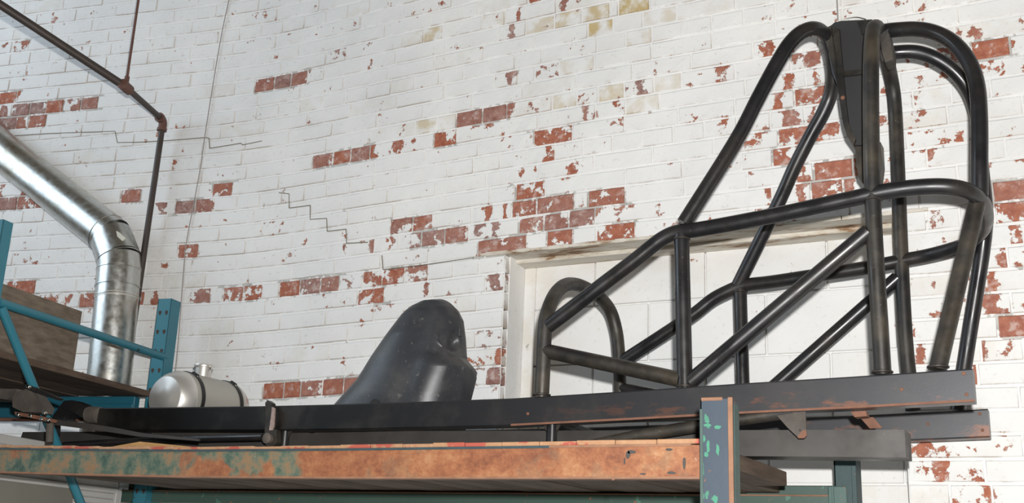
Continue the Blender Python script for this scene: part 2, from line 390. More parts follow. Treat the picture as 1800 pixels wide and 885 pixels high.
# patches of bare brick, read off the photograph: x, y, width (photo pixels), wear, hue, stain
PATCH = [(13,167,26,.95,0),(33,164,14,.9,0),(9,190,20,.8,.7),(35,188,25,.8,.9),(64,186,27,.85,1),(94.5,181,27,1,.1),(124,179,26,.6,.6),(154,178,26,.95,.6),
(13,209,27,.85,.9),(40,207,21,.85,.4),(68,204,31,.9,.3),(33,79,22,.6,.3),(8,81,18,.4,.4),(45,340,22,.9,.3),(5,339,12,.8,.4),(10,361,24,.95,.8),(42,360,24,.85,.4),
(67,359,24,.9,.4),(226,356,28,.95,.4),(287,354.5,24,.95,.8),(323,353.7,27,1,.9),(357,351,26,.8,.6),(385.6,346.5,26,.95,.3),(48,456,50,.35,.2),(38,506,50,1,.1),
(84,528,30,.75,.3),(121,529.5,22,.6,.2),(154,529,27,.95,.3),(253,528,24,.75,.3),(273,528,16,.6,.3),(327,450.5,30,.8,.3),(346.6,523.7,25,.65,.7),(406,520.3,28,.9,.3),
(439,517,27,.75,.1),(506.8,509.3,30,1,.1),(542,505,29,.75,.8),(573,499,25,.9,.6),(616,491,30,.4,.8),(650,491,32,.65,.2),(689,485,32,.8,.1),(730.5,478,34,.7,.5),
(653,520,46,.8,.1),(610,527,20,.35,.4),(747,505,14,.6,.6),(791,503,24,.4,.9),(871,498.5,33,.65,.3),(703,401,32,.85,.6),(742,394,38,.75,.3),(657,436,18,.9,.6),
(685,424,22,.4,.2),(718.6,424.5,34,.6,.8),(759,417,34,.9,.8),(797,413.5,28,.75,.5),(842,406,28,.95,.3),(872,404,26,.6,.9),(884,429,86,1,.45),(860,379,24,.55,.1),
(890,376,20,.8,.1),(973,244,68,.95,.1),(963.5,280,28,.95,.1),(1005,304,30,.6,.1),(921,315,18,.6,.1),(933,339,52,.8,.1),(995,331,20,.4,.1),(1027,328,16,.6,0),
(981,360,58,.95,.5),(1067,352,65,.9,.3),(915,372,30,.8,.3),(930,396,35,.8,.4),(976,389,42,.8,.7),(1018,386,36,.95,.8),(1058.5,380,32,.95,.3),(982,418.5,40,.9,.2),
(1083,406,68,.95,.1),(1270,131,30,.6,.3),(915,15,20,.7,.3),(943,5,14,.8,.1),(988,22,14,.6,.6),(905,42,16,.7,.8),(955,136,30,.6,.7),(945,189,28,.55,.5),(1029,204,22,.5,.6),
(1128,159,30,.5,1),(1106,221,9,.8,.2),(1388,142,30,.85,.1),(1430,144,18,.6,.1),(1367,177,33,.8,.1),(1424.6,168.6,56,.85,.2),(1386.5,208.5,34,.9,.5),(1434,201,22,.9,.5),
(1465,229,32,.9,.1),(1388,242.4,40,.8,.1),(1327,252,34,.45,.1),(1383,273,50,.8,.1),(1465,291,70,.85,.2),(1352,339,22,.95,.2),(1406,334,22,.95,.3),(1447.5,327,44,.6,.3),
(1488,323,26,.85,.3),(1409,110,38,.65,.5),(1364,86,20,.85,.1),(1741,80,69,1,.1),(1721,54,24,.5,.4),(1769,110,38,.45,.1),(1637,265,19,.8,.2),(1753,257,18,.7,.2),
(1751,291,17,.7,.3),(1771,282,12,.6,.3),(1796,284,20,.7,.2),(1767,327,46,.9,.4),(1776,360,60,.75,.2),(1784,400,34,.85,.2),(1651,377,28,.65,.4),(1767,444,16,.8,.2),
(1741,492,16,.8,.1),(1751,524,30,.5,.3),(1793,526,20,.5,.2),(1778,566,50,.95,.2),(1741,565,20,.55,.2),(1611,581,14,.5,.2),(1624,617,24,.85,.3),(1729,605,26,.75,.3),
(1717,658,12,.7,.2),(1615,791,14,.8,.1),(1656,823,18,.6,.1),(1670,855,16,.7,.1),(875.5,629,16,.8,.1),(872.5,661.5,20,.85,.1),(476.5,686.5,27,1,.1),(509,683.5,33,1,.1),
(545.5,679.5,31,.95,.5),(583,677,33,.95,.3),(620,674,35,.95,.5),(462,139,24,.8,.5),(492,133,26,.95,.9),(520,128,24,1,.6),(554,121,32,.5,.8),(589,112,32,.5,.8),
(656,95,12,.8,.6),(652,114,18,.5,.4),(564.5,286,29,.95,.5),(596,281,30,1,.1),(629,275,29,.9,.6),(655,269,16,.9,.4),(699,262,13,.7,.1),(785,213,28,.65,.5),(825,208,34,.9,.6),
(865.5,203,31,1,.7),(897,200,18,.85,.7),(783,248,40,.8,0),(817,241,11,.6,.1),(891,254,18,.7,0),(833,296,14,.9,.2),(884,148,30,.5,.8),(1410,310,30,.5,.3),(1345,372,40,.4,.2),
(1115,22,55,.12,.3,1),(1052,37,36,.12,.3,.9),(999,47,38,.35,.6,.7),(1070,60,60,.1,.3,.7),(1120,55,40,.05,.3,.4),(1043,10,60,.1,.3,.8),(950,48,50,.2,.6,.5),(755,70,30,.1,.3,.7),(725,80,34,.1,.3,.3),(868,46,40,.15,.3,.5),
(1070,165,36,.15,.5,.6),(1130,180,60,.0,.3,.35),(988,175,34,.2,.8,.5),(745,226,30,.05,.3,.6),(780,225,34,.05,.3,.3),(1020,110,50,.15,.6,.3),(1170,160,40,.0,.3,.3),(1160,30,60,.02,.3,.35)]
rows = {}
for p in PATCH:
    s, z = wall_uv(p[0], p[1]); z -= sag(s)
    k = min(range(-20, 36), key=lambda q: abs((joint(q)+joint(q+1))/2-z))
    s0, _ = wall_uv(p[0]-p[2]/2, p[1]); s1, _ = wall_uv(p[0]+p[2]/2, p[1])
    rows.setdefault(k, []).append([s0, s1, p[3], p[4], p[5] if len(p) > 5 else 0])
SMIN, SMAX, KMIN, KMAX = -5.7, 1.15, -19, 31
bricks = []                     # s0, s1, z0, z1, wear, hue, stain, deep
for k in range(KMIN, KMAX):
    z0, z1 = joint(k), joint(k+1)
    header = (k % 6 == 5)
    spans = [(SMIN, OX0), (OX1, SMAX)] if z1 <= OZ+.01 else [(SMIN, SMAX)]
    pat = sorted(rows.get(k, []))
    ex = []
    spots = [q for q in pat if q[1]-q[0] < .068]
    for q in pat:
        if q[1]-q[0] < .068: continue
        q = list(q)
        if q[1]-q[0] < .095: q[1] = q[0]+.1
        if ex and q[0] < ex[-1][1]+.006:
            q[0] = ex[-1][1]+.008
            if q[1]-q[0] < .05: continue
        ex.append(q)
    for (a, b) in spans:
        cur = a+(0 if a != SMIN else random.uniform(-.1, 0)); E_ = [q for q in ex if q[0] > a-.05 and q[1] < b+.05]
        def fill(c0, c1):
            L = c1-c0
            if L < .03: return
            bl = .101 if header else .205
            n = max(1, round(L/(bl+.009))); st = L/n; c = c0
            off = (.5 if (k % 2 and n > 2 and not header) else 0)
            cuts = [c0]+[c0+st*(i+off*(1 if i else 0)) for i in range(1, n)]+[c1]
            for u, v in zip(cuts, cuts[1:]):
                base = .11+.11*random.random()
                if u > -.9: base += (.26 if z0 > 2.15 else .06)*random.random()
                if -1.9 < u < -.9 and 2.65 < z0 < 3.3: base += .16*random.random()
                if random.random() < .08: base += .2*random.random()
                bricks.append([u+.0022, v-.0022, z0, z1, base, random.random()*.4, .12*(random.random() < .08), 0, []])
        for q in E_:
            q[0] = max(q[0], a); q[1] = min(q[1], b)
            if q[0]-cur < .03 and cur > a-.01: q[0] = max(cur, a)
            else: fill(cur, q[0])
            bricks.append([q[0]+.003, q[1]-.003, z0, z1, q[2], q[3], q[4], 0, []]); cur = q[1]
        fill(cur, b)
    for sp in spots:
        for br in bricks:
            if br[2] == z0 and br[0] <= (sp[0]+sp[1])/2 <= br[1]: br[8].append(((sp[0]+sp[1])/2, max(.013, (sp[1]-sp[0])*.45), min(1, sp[2]+.15))); br[5] = sp[3]
for br in bricks:
    if br[2] < OZ-.01 and (abs(br[1]-OX0) < .02 or abs(br[0]-OX1) < .02):
        br[7] = 1
        if br[2] > OZ-.5 and br[1] < -1.7 and random.random() < .6: br[4] = max(br[4], .48); br[5] = .9
def brick_geo(g, cols, br):
    s0, s1, z0, z1, wr, hue, st, deep, spots_ = br
    zj = .0036; pr = random.uniform(.003, .0070); c = .0036
    j = lambda a=.0012: random.uniform(-a, a)
    nx = (7 if s1-s0 > .13 else 4) if spots_ else (3 if s1-s0 > .13 else 2)
    V = []; top = []; 
    def P(s, z, off): return wall_pt(s, z+sag(s), off)
    S = [s0+(s1-s0)*i/nx for i in range(nx+1)]
    dep = -.165 if deep else -.02
    back0, back1, b0, b1, f0, f1 = [], [], [], [], [], []
    for i, s in enumerate(S):
        e = c*.55 if i == 0 else (-c*.55 if i == nx else 0)
        back0.append(P(s, z0+zj, dep)); back1.append(P(s, z1-zj, dep))
        b0.append(P(s+j(.0008), z0+zj+j(.0008), pr-c)); b1.append(P(s+j(.0008), z1-zj+j(.0008), pr-c))
        f0.append(P(s+e+j(), z0+zj+c+j(), pr+j())); f1.append(P(s+e+j(), z1-zj-c+j(), pr+j()))
    ring = [back0, b0, f0, f1, b1, back1]
    v = [p for r in ring for p in r]; n = nx+1; f = []
    for r in range(5):
        for i in range(nx): f.append((r*n+i, r*n+i+1, (r+1)*n+i+1, (r+1)*n+i))
    for i, fl in ((0, 0), (nx, 1)):
        q = [r*n+i for r in range(6)]; f.append(tuple(q if fl else q[::-1]))
    g.add(v, f)
    for r in range(6):
        for s in S:
            wv = wr
            for (cs, hw_, pk) in spots_: wv = max(wv, pk*math.exp(-((s-cs)/hw_)**4))
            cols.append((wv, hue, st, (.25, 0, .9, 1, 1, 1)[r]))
def setwear(o, cols):
    a = o.data.attributes.new('wear', 'FLOAT_COLOR', 'POINT'); a.data.foreach_set('color', [x for c in cols for x in c])
# the mortar face of the wall, a grid that follows the bend, with the opening cut out
g = G(); cols = []; ns = 240; nz = 118
ZLO, ZHI = joint(KMIN), joint(KMAX)
Sg = sorted([SMIN+(SMAX-SMIN)*i/ns for i in range(ns+1) if min(abs(SMIN+(SMAX-SMIN)*i/ns-OX0), abs(SMIN+(SMAX-SMIN)*i/ns-OX1)) > .012]+[OX0, OX1])
Zg = sorted([ZLO+(ZHI-ZLO)*i/nz for i in range(nz+1) if abs(ZLO+(ZHI-ZLO)*i/nz-OZ) > .012]+[OZ])
strong = [b for b in bricks if b[4] > .45]
for s in Sg:
    near = [b for b in strong if b[0]-.03 < s < b[1]+.03]
    for z in Zg:
        wv = .10
        for b in near:
            dz = max(b[2]-z, z-b[3], 0); 
            if dz < .03: wv = max(wv, b[4]*(1-dz/.035)*.72)
        if s > -.5 and 2.3 < z < 2.75: wv = max(wv, .30)
        g.v.append(wall_pt(s, z+sag(s), .0005+random.uniform(0, .0015))); cols.append((wv, 0, 0, 1))
nzz = len(Zg)
for i in range(len(Sg)-1):
    for j in range(nzz-1):
        if Sg[i] >= OX0-1e-6 and Sg[i+1] <= OX1+1e-6 and Zg[j+1] <= OZ+1e-6: continue
        g.f.append((i*nzz+j, (i+1)*nzz+j, (i+1)*nzz+j+1, i*nzz+j+1)); g.m.append(0)
# the masonry body behind the face, and the painted wall below and above the courses
def slab(s0, s1, z0, z1, fo=-.004):
    n = max(1, int((s1-s0)/.12)) if s0 < -2.6 else 1
    for i in range(n):
        a, b = s0+(s1-s0)*i/n, s0+(s1-s0)*(i+1)/n
        q = [wall_pt(a, z0, fo), wall_pt(b, z0, fo), wall_pt(b, z0, -.30), wall_pt(a, z0, -.30)]
        g.prism(q, (0, 0, z1-z0))
slab(SMIN-1.5, -2.55, 0, 5.4, -.036); slab(-2.55, OX0, 0, 5.4, -.036); slab(OX1, 3.2, 0, 5.4, -.036); slab(OX0, OX1, OZ+.09, 5.4, -.036)
slab(-2.55, OX0, 0, ZLO-.01); slab(OX1, 3.2, 0, ZLO-.01)
cols += [(.1, 0, 0, 1)]*(len(g.v)-len(cols))
wall = g.ob('wall_back', MM); wall['kind'] = 'structure'; setwear(wall, cols)
area = []
for i, b in enumerate(bricks):
    p = project(wall_pt((b[0]+b[1])/2, (b[2]+b[3])/2))
    a = project(wall_pt(b[0], b[2])); c = project(wall_pt(b[1], b[3]))
    inside = -10 < p[0] < 1810 and -10 < p[1] < 895
    area.append((abs(a[0]-c[0])*abs(a[1]-c[1]) if inside else -1, i))
keep = set(i for _, i in sorted(area, reverse=True)[:300])
rest = G(); rcols = []
for i, b in enumerate(bricks):
    if i in keep:
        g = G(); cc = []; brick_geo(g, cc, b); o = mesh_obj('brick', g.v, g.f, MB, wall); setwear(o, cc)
    else: brick_geo(rest, rcols, b)
o = mesh_obj('brickwork', rest.v, rest.f, MB, wall); setwear(o, rcols); o['kind'] = 'stuff'
# the stepped crack through the joints
def crackline(L):
    P = []
    for (x, y) in L:
        s, z = wall_uv(x, y); P.append((s, z))
    gg = G()
    for (a, b) in zip(P, P[1:]):
        n = max(1, int(abs(a[0]-b[0])/.1)+1)
        for q in range(n):
            u = (a[0]+(b[0]-a[0])*q/n, a[1]+(b[1]-a[1])*q/n); v = (a[0]+(b[0]-a[0])*(q+1)/n, a[1]+(b[1]-a[1])*(q+1)/n)
            gg.tube([wall_pt(*u, .0068), wall_pt(*v, .0068)], .0017, 5)
    return gg
CR1 = [[(25,240),(85,236),(142,234),(204,232),(208,252),(251,251),(300,248),(362,243),(369,244),(370,262),(425,253),(428,256),(462,249)],
       [(492,340),(510,342),(510,367),(547,362),(547,387),(576,385),(577,408),(610,404),(611,429),(648,427)],[(834,454),(752,466),(675,475),(673,450)]]
for L in CR1: crackline(L).ob('crack', m_flat('crack_shadow', (.16, .14, .10), .9), wall)
# the blocked-up opening: lintel, jamb faces are the deep end bricks, blocks behind
YR = YW+.16
gb = G(); gb.box((OX0-.3, YR+.012, 0), (OX1+.3, YR+.16, OZ+.1)); alc = gb.ob('wall_alcove', MM); alc['kind'] = 'structure'
setwear(alc, [(.05, 0, 0, 1)]*len(alc.data.vertices))
zj = 2.295
for r in range(-8, 3):
    z0, z1 = zj+r*.205, zj+(r+1)*.205
    if z0 > OZ: continue
    off = .0 if r % 2 else .203
    for q in range(-2, 5):
        a, b = OX0-.13+q*.406+off, OX0-.13+(q+1)*.406+off
        a, b = max(a, OX0-.02), min(b, OX1+.02)
        if b-a < .04: continue
        k = G(); k.box((a+.003, YR+random.uniform(-.002, .002), z0+.003), (b-.003, YR+.05, min(z1, OZ+.05)-.003), .0025)
        o = k.ob('concrete_block', M_BLOCK, alc); setwear(o, [(random.uniform(-.02, .10), .5, .12*random.random(), 1)]*len(k.v))
for (x0, x1, dy) in ((OX0, OX0+.045, 0),):      # mortar fillet between the jamb and the blocks
    k = G(); k.box((x0, YR-.012, 0.0), (x1, YR+.004, OZ-.02), .004); o = k.ob('jamb_fillet', MM, alc); setwear(o, [(.12, 0, .2, 1)]*len(k.v))
k = G(); k.box((OX0-.10, YW-.010, OZ-.006), (OX1+.10, YW+.085, OZ+.004), .001)
for i in range(12): 
    x = OX0-.08+i*.125; k.box((x, YW-.011, OZ-.008), (x+.11*random.random()+.02, YW-.007, OZ+.006), .001)
lin = k.ob('trim_1', M_LINT); lin['kind'] = 'structure'
k = G(); k.box((OX0-.02, YW+.083, OZ-.020), (OX1+.02, YR+.014, OZ+.02), .002); k.ob('lintel_board', M_LINT, lin)
g = G(); g.box((-9, -4, -.05), (5, 5, 0)); fl = g.ob('floor', m_flat('concrete_floor', (.22, .21, .20), .8)); fl['kind'] = 'structure'

# ================================================================== GREEN RACK IN FRONT
FY = 2.2
def px_x(px, py, Y): return at(px, py, Y).x
rack = thing('pallet_rack', 'rusty orange and green pallet rack carrying the black tube chassis', 'rack', (-1.5, 2.7, 0))
ztop, zbot = 1.6+.1176*FY, 1.6+.0853*FY
xr = px_x(1232, 810, FY)
BL = [(-3.45, .018), (-2.8, .0155), (-2.45, .008), (-2.1, .0025), (-1.6, 0), (xr, 0)]      # the far end of the old beam has crept up a little
def bl(x):
    for (a, b) in zip(BL, BL[1:]):
        if a[0] <= x <= b[0]: return a[1]+(b[1]-a[1])*(x-a[0])/(b[0]-a[0])
    return 0
def strip(y0, y1, z0, z1, g):
    for (a, b) in zip(BL, BL[1:]): g.prism([(a[0], y0, z0+a[1]), (b[0], y0, z0+b[1]), (b[0], y0, z1+b[1]), (a[0], y0, z1+a[1])], (0, y1-y0, 0))
    return g
strip(FY, FY+.045, zbot, ztop-.004, G()).ob('front_beam', M_BEAM, rack)
BL_ = BL; XS = -1.05
BL = [q for q in BL_ if q[0] < XS]+[(XS, bl(XS))]; strip(FY-.0025, FY+.035, ztop-.0065, ztop-.001, G()).ob('beam_lip', m_flat('shaded_green_lip', (.035, .055, .062), .5, 0, .4, 20), rack)  # green lip paint, darkened to hold the shade below the board ends
BL = [(XS, 0), (xr-.02, 0)]; strip(FY-.0025, FY+.035, ztop-.006, ztop-.001, G()).ob('beam_lip', M_EDGE, rack); BL = BL_
strip(FY-.0025, FY+.03, zbot-.001, zbot+.004, G()).ob('beam_lip', M_EDGE, rack)
for (x, y, sx, sy) in ((1104, 800, 5, 9), (1110, 795, 9, 4), (1177, 791, 8, 3), (1203, 814, 3, 13), (1180, 832, 9, 3), (1130, 834, 6, 2), (1098, 812, 2, 8)):
    a, b = at(x-sx, y+sy, FY), at(x+sx, y-sy, FY); n = 8; P = []
    for i in range(n):
        t = 2*math.pi*i/n; q = random.uniform(.65, 1.05)
        P.append(((a.x+b.x)/2+(b.x-a.x)/2*math.cos(t)*q, FY-.0009, (a.z+b.z)/2+(b.z-a.z)/2*math.sin(t)*q))
    g = G(); g.prism(P, (0, .0012, 0)); g.ob('paint_chip', M_CHAN, rack)
for (x, y) in ((1083, 824), (1078, 843)):
    p = at(x, y, FY); g = G(); g.lathe((p.x, FY-.003, p.z), (0, 1, 0), [(0, .0015), (.001, .003), (.004, .003)], 10); g.ob('rivet', M_EDGE, rack)
# front post: open channel with rolled edges
PY = FY-.03
x0, x1 = px_x(1231.5, 850, PY), px_x(1289, 850, PY); zt = at(1268, 701, PY).z
g = G(); g.box((x0, PY, 0), (x1, PY+.004, zt), .001); g.box((x0, PY, 0), (x0+.004, PY+.042, zt), .001); g.box((x1-.004, PY, 0), (x1, PY+.042, zt-.003), .001)
fp = g.ob('post', M_POST, rack)
g = G(); g.box((x1-.009, PY-.0025, 0), (x1+.001, PY+.002, zt+.002), .001); g.box((x0+.002, PY-.001, zt-.004), (x1-.02, PY+.004, zt+.003), .001); g.ob('rusty_edge', M_EDGE, fp)
g = G(); g.box((x0-.001, PY-.0018, 0), (x0+.006, PY+.002, zt-.02), .001); g.box((x1, PY+.006, 0), (x1+.0022, PY+.041, zt-.01), .001); g.ob('green_edge', M_EDGEG, fp)
M_CHIP = m_flat('green_chip', (.045, .19, .12), .6)
for (x, y, w_, h_) in ((1245, 786, 4, 12), (1242, 800, 5, 6), (1262, 791, 4, 14), (1243, 748, 10, 4), (1262, 752, 9, 4), (1284, 758, 5, 5), (1283, 742, 4, 7), (1238, 772, 3, 7), (1257, 878, 7, 8), (1286, 866, 6, 4), (1286, 875, 4, 4), (1236, 873, 3, 8), (1236, 826, 2, 14), (1243, 742, 7, 2)):
    p = at(x, y, PY); sx, sz = w_/1958*PY*.9, h_/1958*PY*.95; P = []
    for i in range(11):
        t = 2*math.pi*i/11; q = random.uniform(.6, 1.1); P.append((p.x+sx*math.cos(t)*q, PY-.0006, p.z+sz*math.sin(t)*q))
    g = G(); g.prism(P, (0, .001, 0)); g.ob('paint_chip', M_CHIP, fp)
# rear post and rear beam
RY = 3.20
xa, xb = px_x(1466.5, 850, RY), px_x(1505.5, 850, RY)
g = G(); g.box((xa, RY, 0), (xb, RY+.004, 2.0), .001); g.box((xa, RY, 0), (xa+.004, RY+.075, 2.0)); g.box((xb-.004, RY, 0), (xb, RY+.075, 2.0))
g.box((xb-.012, RY-.003, 0), (xb+.001, RY+.003, 2.0), .001)
g.ob('post', M_POSTG, rack)
zr1, zr0 = at(1420, 853.5, RY).z, at(1420, 900, RY).z
zl = at(1420, 872, RY).z
g = G(); g.box((-3.33, RY+.018, zl-.002), (xa, RY+.06, zr1), .002); g.box((-3.33, RY-.012, zr0), (xa, RY+.03, zl), .002); g.ob('rear_beam', m_post('green_beam', (.055, .10, .08), (.07, .16, .12), (.24, .11, .055)), rack)
g = G(); g.box((-3.33, RY-.014, zl-.003), (xa+.005, RY+.02, zl+.0015), .0008); g.ob('beam_lip', M_EDGE, rack)
g = G(); g.box((px_x(1455, 860, RY-.02), RY-.018, zr0), (px_x(1488, 860, RY-.02), RY-.012, zr1-.004), .002); g.box((px_x(1462, 868, RY-.02), RY-.022, zr0), (px_x(1466, 868, RY-.02), RY-.012, zr1-.004), .001); g.ob('beam_connector', m_post('connector', (.07, .13, .115), (.10, .22, .17), (.22, .10, .05)), rack)
g = G(); g.box((-3.29, RY, 0), (-3.22, RY+.06, 1.82), .002); g.ob('post', M_POSTG, rack)
g = G(); g.box((-3.49, FY, 0), (-3.42, FY+.06, 2.0), .002); g.ob('post', M_POST, rack)
# deck boards, running from front to back, each a part
ZD0, ZD1 = 1.833, 1.8675
x = -.715; i = 0
while x > -3.0:
    wd = random.uniform(.083, .096); yb = RY+.016; a = x-wd
    g = G()
    y1 = 2.93 if i == 0 else yb
    g.box((a+.0012, FY+.047, ZD0+random.uniform(-.0015, .0015)), (x-.0012, y1, ZD1), .0018)
    b = g.ob('deck_board', M_DECK if i % 3 else M_DECK2, rack)
    g = G(); u = bl(a+.04); g.box((a+.0008, FY+random.uniform(.001, .004), ztop-.0005+u), (x-.0008, FY+.06, ZD1+u+random.uniform(-.001, .001)-(.002 if x < -1.6 else 0)), .001)
    g.ob('board_end', M_END, b)
    x = a; i += 1
g = G(); q = [at(175, 787, FY+.01), at(250, 777.5, FY+.02), at(345, 787.5, FY+.01), at(300, 790, FY+.01)]
pp = [Vector((p.x, FY+.012, p.z)) for p in q]; pp[3].z = ZD1; pp[0].z = ZD1; pp[2].z = ZD1
g.prism([pp[0], pp[1], pp[2]], (0, .12, .0)); 
tag(g.ob('plywood_offcut', M_SLIV), 'thin orange plywood offcut lying peaked on the rusty rack beam', 'wood')

# ================================================================== GREY STEEL CHANNEL
YC = 2.80
a, b = at(40, 760, YC), at(1590, 756, YC)
g = G(); hgt = .0655; dep = .095
for (p0, p1, q0, q1) in ((0, dep, 0, hgt),):
    poly = [Vector((a.x-.02*(1-q0/hgt), YC+p0, a.z-hgt+q0)), Vector((b.x, YC+p0, b.z-hgt+q0)), Vector((b.x, YC+p0, b.z-hgt+q1)), Vector((a.x+.0, YC+p0, a.z-hgt+q1))]
    g.prism(poly, (0, p1-p0, 0))
ch = g.ob('steel_channel', M_CHAN); tag(ch, 'long grey steel channel lying on the rack below the black chassis rails', 'beam')
# timber packers under it
for px in (250, 1150):
    x = px_x(px, 790, YC); zc = a.z+(b.z-a.z)*(x-a.x)/(b.x-a.x)-hgt
    g = G(); g.box((x-.05, YC-.01, ZD1), (x+.05, YC+.09, zc), .002)
    tag(g.ob('wood_packer', M_DECK2), 'small wooden packer under the grey channel, towards the ' + ('left' if px < 500 else 'right') + ' end', 'wood')

# ================================================================== TUBE CHASSIS WITH ROLL CAGE
NY, FYC, TR = 2.745, 3.265, .0205
cha = thing('tube_chassis', 'black tubular steel race car chassis with roll cage on top of the rack', 'car frame', (-1.4, 2.9, ZD1))
def railpart(pts, Yf, h, name, mt):
    g = G(); V = []; n = len(pts)
    for (x, z) in pts:
        c = .004
        for (dy, dz) in ((0, c), (0, h-c), (c, h), (.05-c, h), (.05, h-c), (.05, c), (.05-c, 0), (c, 0)): V.append((x, Yf+dy, z-h+dz))
    F = []
    for i in range(n-1):
        for k in range(8): F.append((i*8+k, i*8+(k+1) % 8, (i+1)*8+(k+1) % 8, (i+1)*8+k))
    F.append(tuple(range(8))[::-1]); F.append(tuple((n-1)*8+k for k in range(8)))
    g.add(V, F); return g.ob(name, mt, cha)
NR = [(174, 717.5), (300, 716.2), (450, 714.5), (600, 711), (750, 706), (900, 700.5), (1100, 688), (1308, 673.8), (1500, 662), (1709, 648)]
pts = []
for (x, y) in NR: p = at(x, y, 2.72); pts.append((p.x, p.z))
pts_n = pts
rn = railpart(pts, 2.72, .0765, 'near_rail', M_RAIL); rn['label'] = 'near rectangular rail, grey with rust towards its rear end'
pts2 = []
xe = at(1736, 719, 3.24)
zoff = xe.z-pts[-1][1]
for i, (x, z) in enumerate(pts): pts2.append((x+(xe.x-pts[-1][0]), z+zoff*(1 if i > 5 else .8)))
railpart(pts2, 3.24, .0765, 'far_rail', M_RAIL)
def rail_z(x, P=None):
    P = P or pts_n
    for (a, b) in zip(P, P[1:]):
        if a[0] <= x <= b[0]: return a[1]+(b[1]-a[1])*(x-a[0])/(b[0]-a[0])
    return P[-1][1]
for (px, py, Y) in ((928, 728, 2.72), (1585, 685, 2.72), (1694, 657, 2.72), (1699, 694, 2.72), (1631, 746, 3.24), (1722, 728, 3.24), (1727, 757, 3.24)):
    p = at(px, py, Y); g = G(); g.lathe((p.x, Y-.003, p.z), (0, 1, 0), [(0, .002), (.0012, .0042), (.004, .0046)], 12); g.ob('rivet', M_RUST, cha)
# bottom edge wear lip of near rail
g = G()
for (a, b) in zip(pts_n[5:], pts_n[6:]): g.prism([Vector((a[0], 2.7188, a[1]-.0765)), Vector((b[0], 2.7188, b[1]-.0765)), Vector((b[0], 2.7188, b[1]-.071)), Vector((a[0], 2.7188, a[1]-.071))], (0, .002, 0))
g.ob('rust_streak', M_RUST, rn)
def tube(L, name='cage_tube', r=TR, m=None, sub=7, parent=None, n=16):
    P = []
    for q in L: P.append(at(*q) if not isinstance(q, Vector) else q)
    P = spline(P, sub) if len(P) > 2 else P
    g = G(); g.tube(P, r, n); return g.ob(name, m or M_TUBE, parent or cha, True)
N_, F_ = NY, FYC
tube([(952,700,N_),(955,639,N_),(957.5,583,N_),(960.5,557,2.752),(969,531,2.785),(982,510,2.85),(999,500,2.93),(1026,505,3.05),(1055,524,3.175),(1073,547,3.235),(1083,580,3.262),(1087,611,F_),(1089.5,668,F_),(1092,740,F_)], 'front_hoop', m=M_TUBE2)
tube([(964,574,N_),(1069,493,N_),(1118,456,N_),(1150,430,N_),(1170,416.5,N_),(1190,408.5,N_),(1219,405,N_),(1350,381,N_),(1440,362,N_),(1505,348,N_),(1551,338,N_),(1602,330.5,2.748),(1646,328,2.752),(1676,330,2.762),(1700,336,2.785),(1719,348,2.83),(1729,364,2.89),(1732,384,2.965),(1727,402,3.04),(1712,419,3.12),(1690,433,3.195),(1635,449,3.255),(1595,457,F_),(1517,472,F_),(1418,487,F_),(1350,497,F_),(1315,501,F_),(1297,505,F_),(1278,513,F_),(1255,525,F_),(1219,553,F_),(1104,629,F_),(1088,640,F_)], 'side_bar', m=M_TUBE)
tube([(1198,414,N_),(1204,684,N_)], 'upright'); tube([(1301,510,F_),(1307,722,F_)], 'upright')
tube([(1552,660,N_),(1534,351,N_),(1531,169,N_),(1531.5,100,2.752),(1533,68,2.775),(1536,50,2.82),(1541,48,2.88),(1546,58,2.96),(1552,78,3.05),(1559,105,3.14),(1566,135,3.22),(1571,165,3.255),(1574,200,F_),(1578,288,F_),(1592,600,F_),(1605,722,F_)], 'main_hoop', m=M_TUBE2)
tube([(1202,393,N_),(1300,236,2.78),(1334,169.5,2.80),(1368,107,2.82),(1388,76,2.835),(1408,57,2.85),(1430,50,2.88),(1448,59,2.93),(1458,81,2.98),(1463.5,108,3.03),(1465,137,3.06),(1459,169,3.09),(1446,200,3.105),(1429,230.5,3.12),(1398,291,3.15),(1373,347,3.18),(1297,502,F_)], 'windshield_hoop', m=M_TUBE)
tube([(1213,672,N_),(1526,408,N_)], 'diagonal_brace', m=M_TUBE); tube([(1352,688,F_),(1578,489,F_)], 'diagonal_brace', m=M_TUBE)
tube([(958,617,N_),(1196,668,N_)], 'low_bar', m=M_TUBE2); tube([(1092,684,F_),(1305,724,F_)], 'low_bar')
tube([(1545,56,2.93),(1568,53,2.92),(1610,51,2.91),(1640,56,2.90),(1668,69,2.885),(1692,92,2.87),(1709,121,2.86),(1718,155,2.85),(1721.5,203,2.84),(1722,288,2.83),(1722,345,2.835)], 'rear_brace', m=M_TUBE)
tube([(1550,96,3.04),(1575,92,3.05),(1612,92,3.06),(1645,103,3.08),(1678,126,3.10),(1703,158,3.12),(1718,203,3.13),(1724,288,3.15),(1730,345,3.17),(1732,395,3.185),(1702,600,3.262),(1683,722,F_)], 'rear_brace', m=M_TUBE)
tube([(1718,356,2.835),(1648,652,N_)], 'rear_strut', m=M_TUBE2)
def collar(px, py, Y, ax, r=.0225, t=.006, Rm=M_WELD):
    p = at(px, py, Y); g = G(); g.lathe(p-Vector(ax).normalized()*t/2, ax, [(0, r-.003), (t*.25, r), (t*.75, r), (t, r-.003)], 18); g.ob('weld_bead', M_WELD, cha, True)
for (px, py, Y) in ((952, 695, N_), (1551, 655, N_), (1649, 646, N_)): collar(px, py, Y, (0, 0, 1), .0255, .007)
collar(1204, 680, N_, (0, 0, 1), .0235); collar(1198, 421, N_, (0, 0, 1), .0235); collar(1535, 352, N_, (0, 0, 1), .0235); collar(1301, 514, F_, (0, 0, 1), .0235)
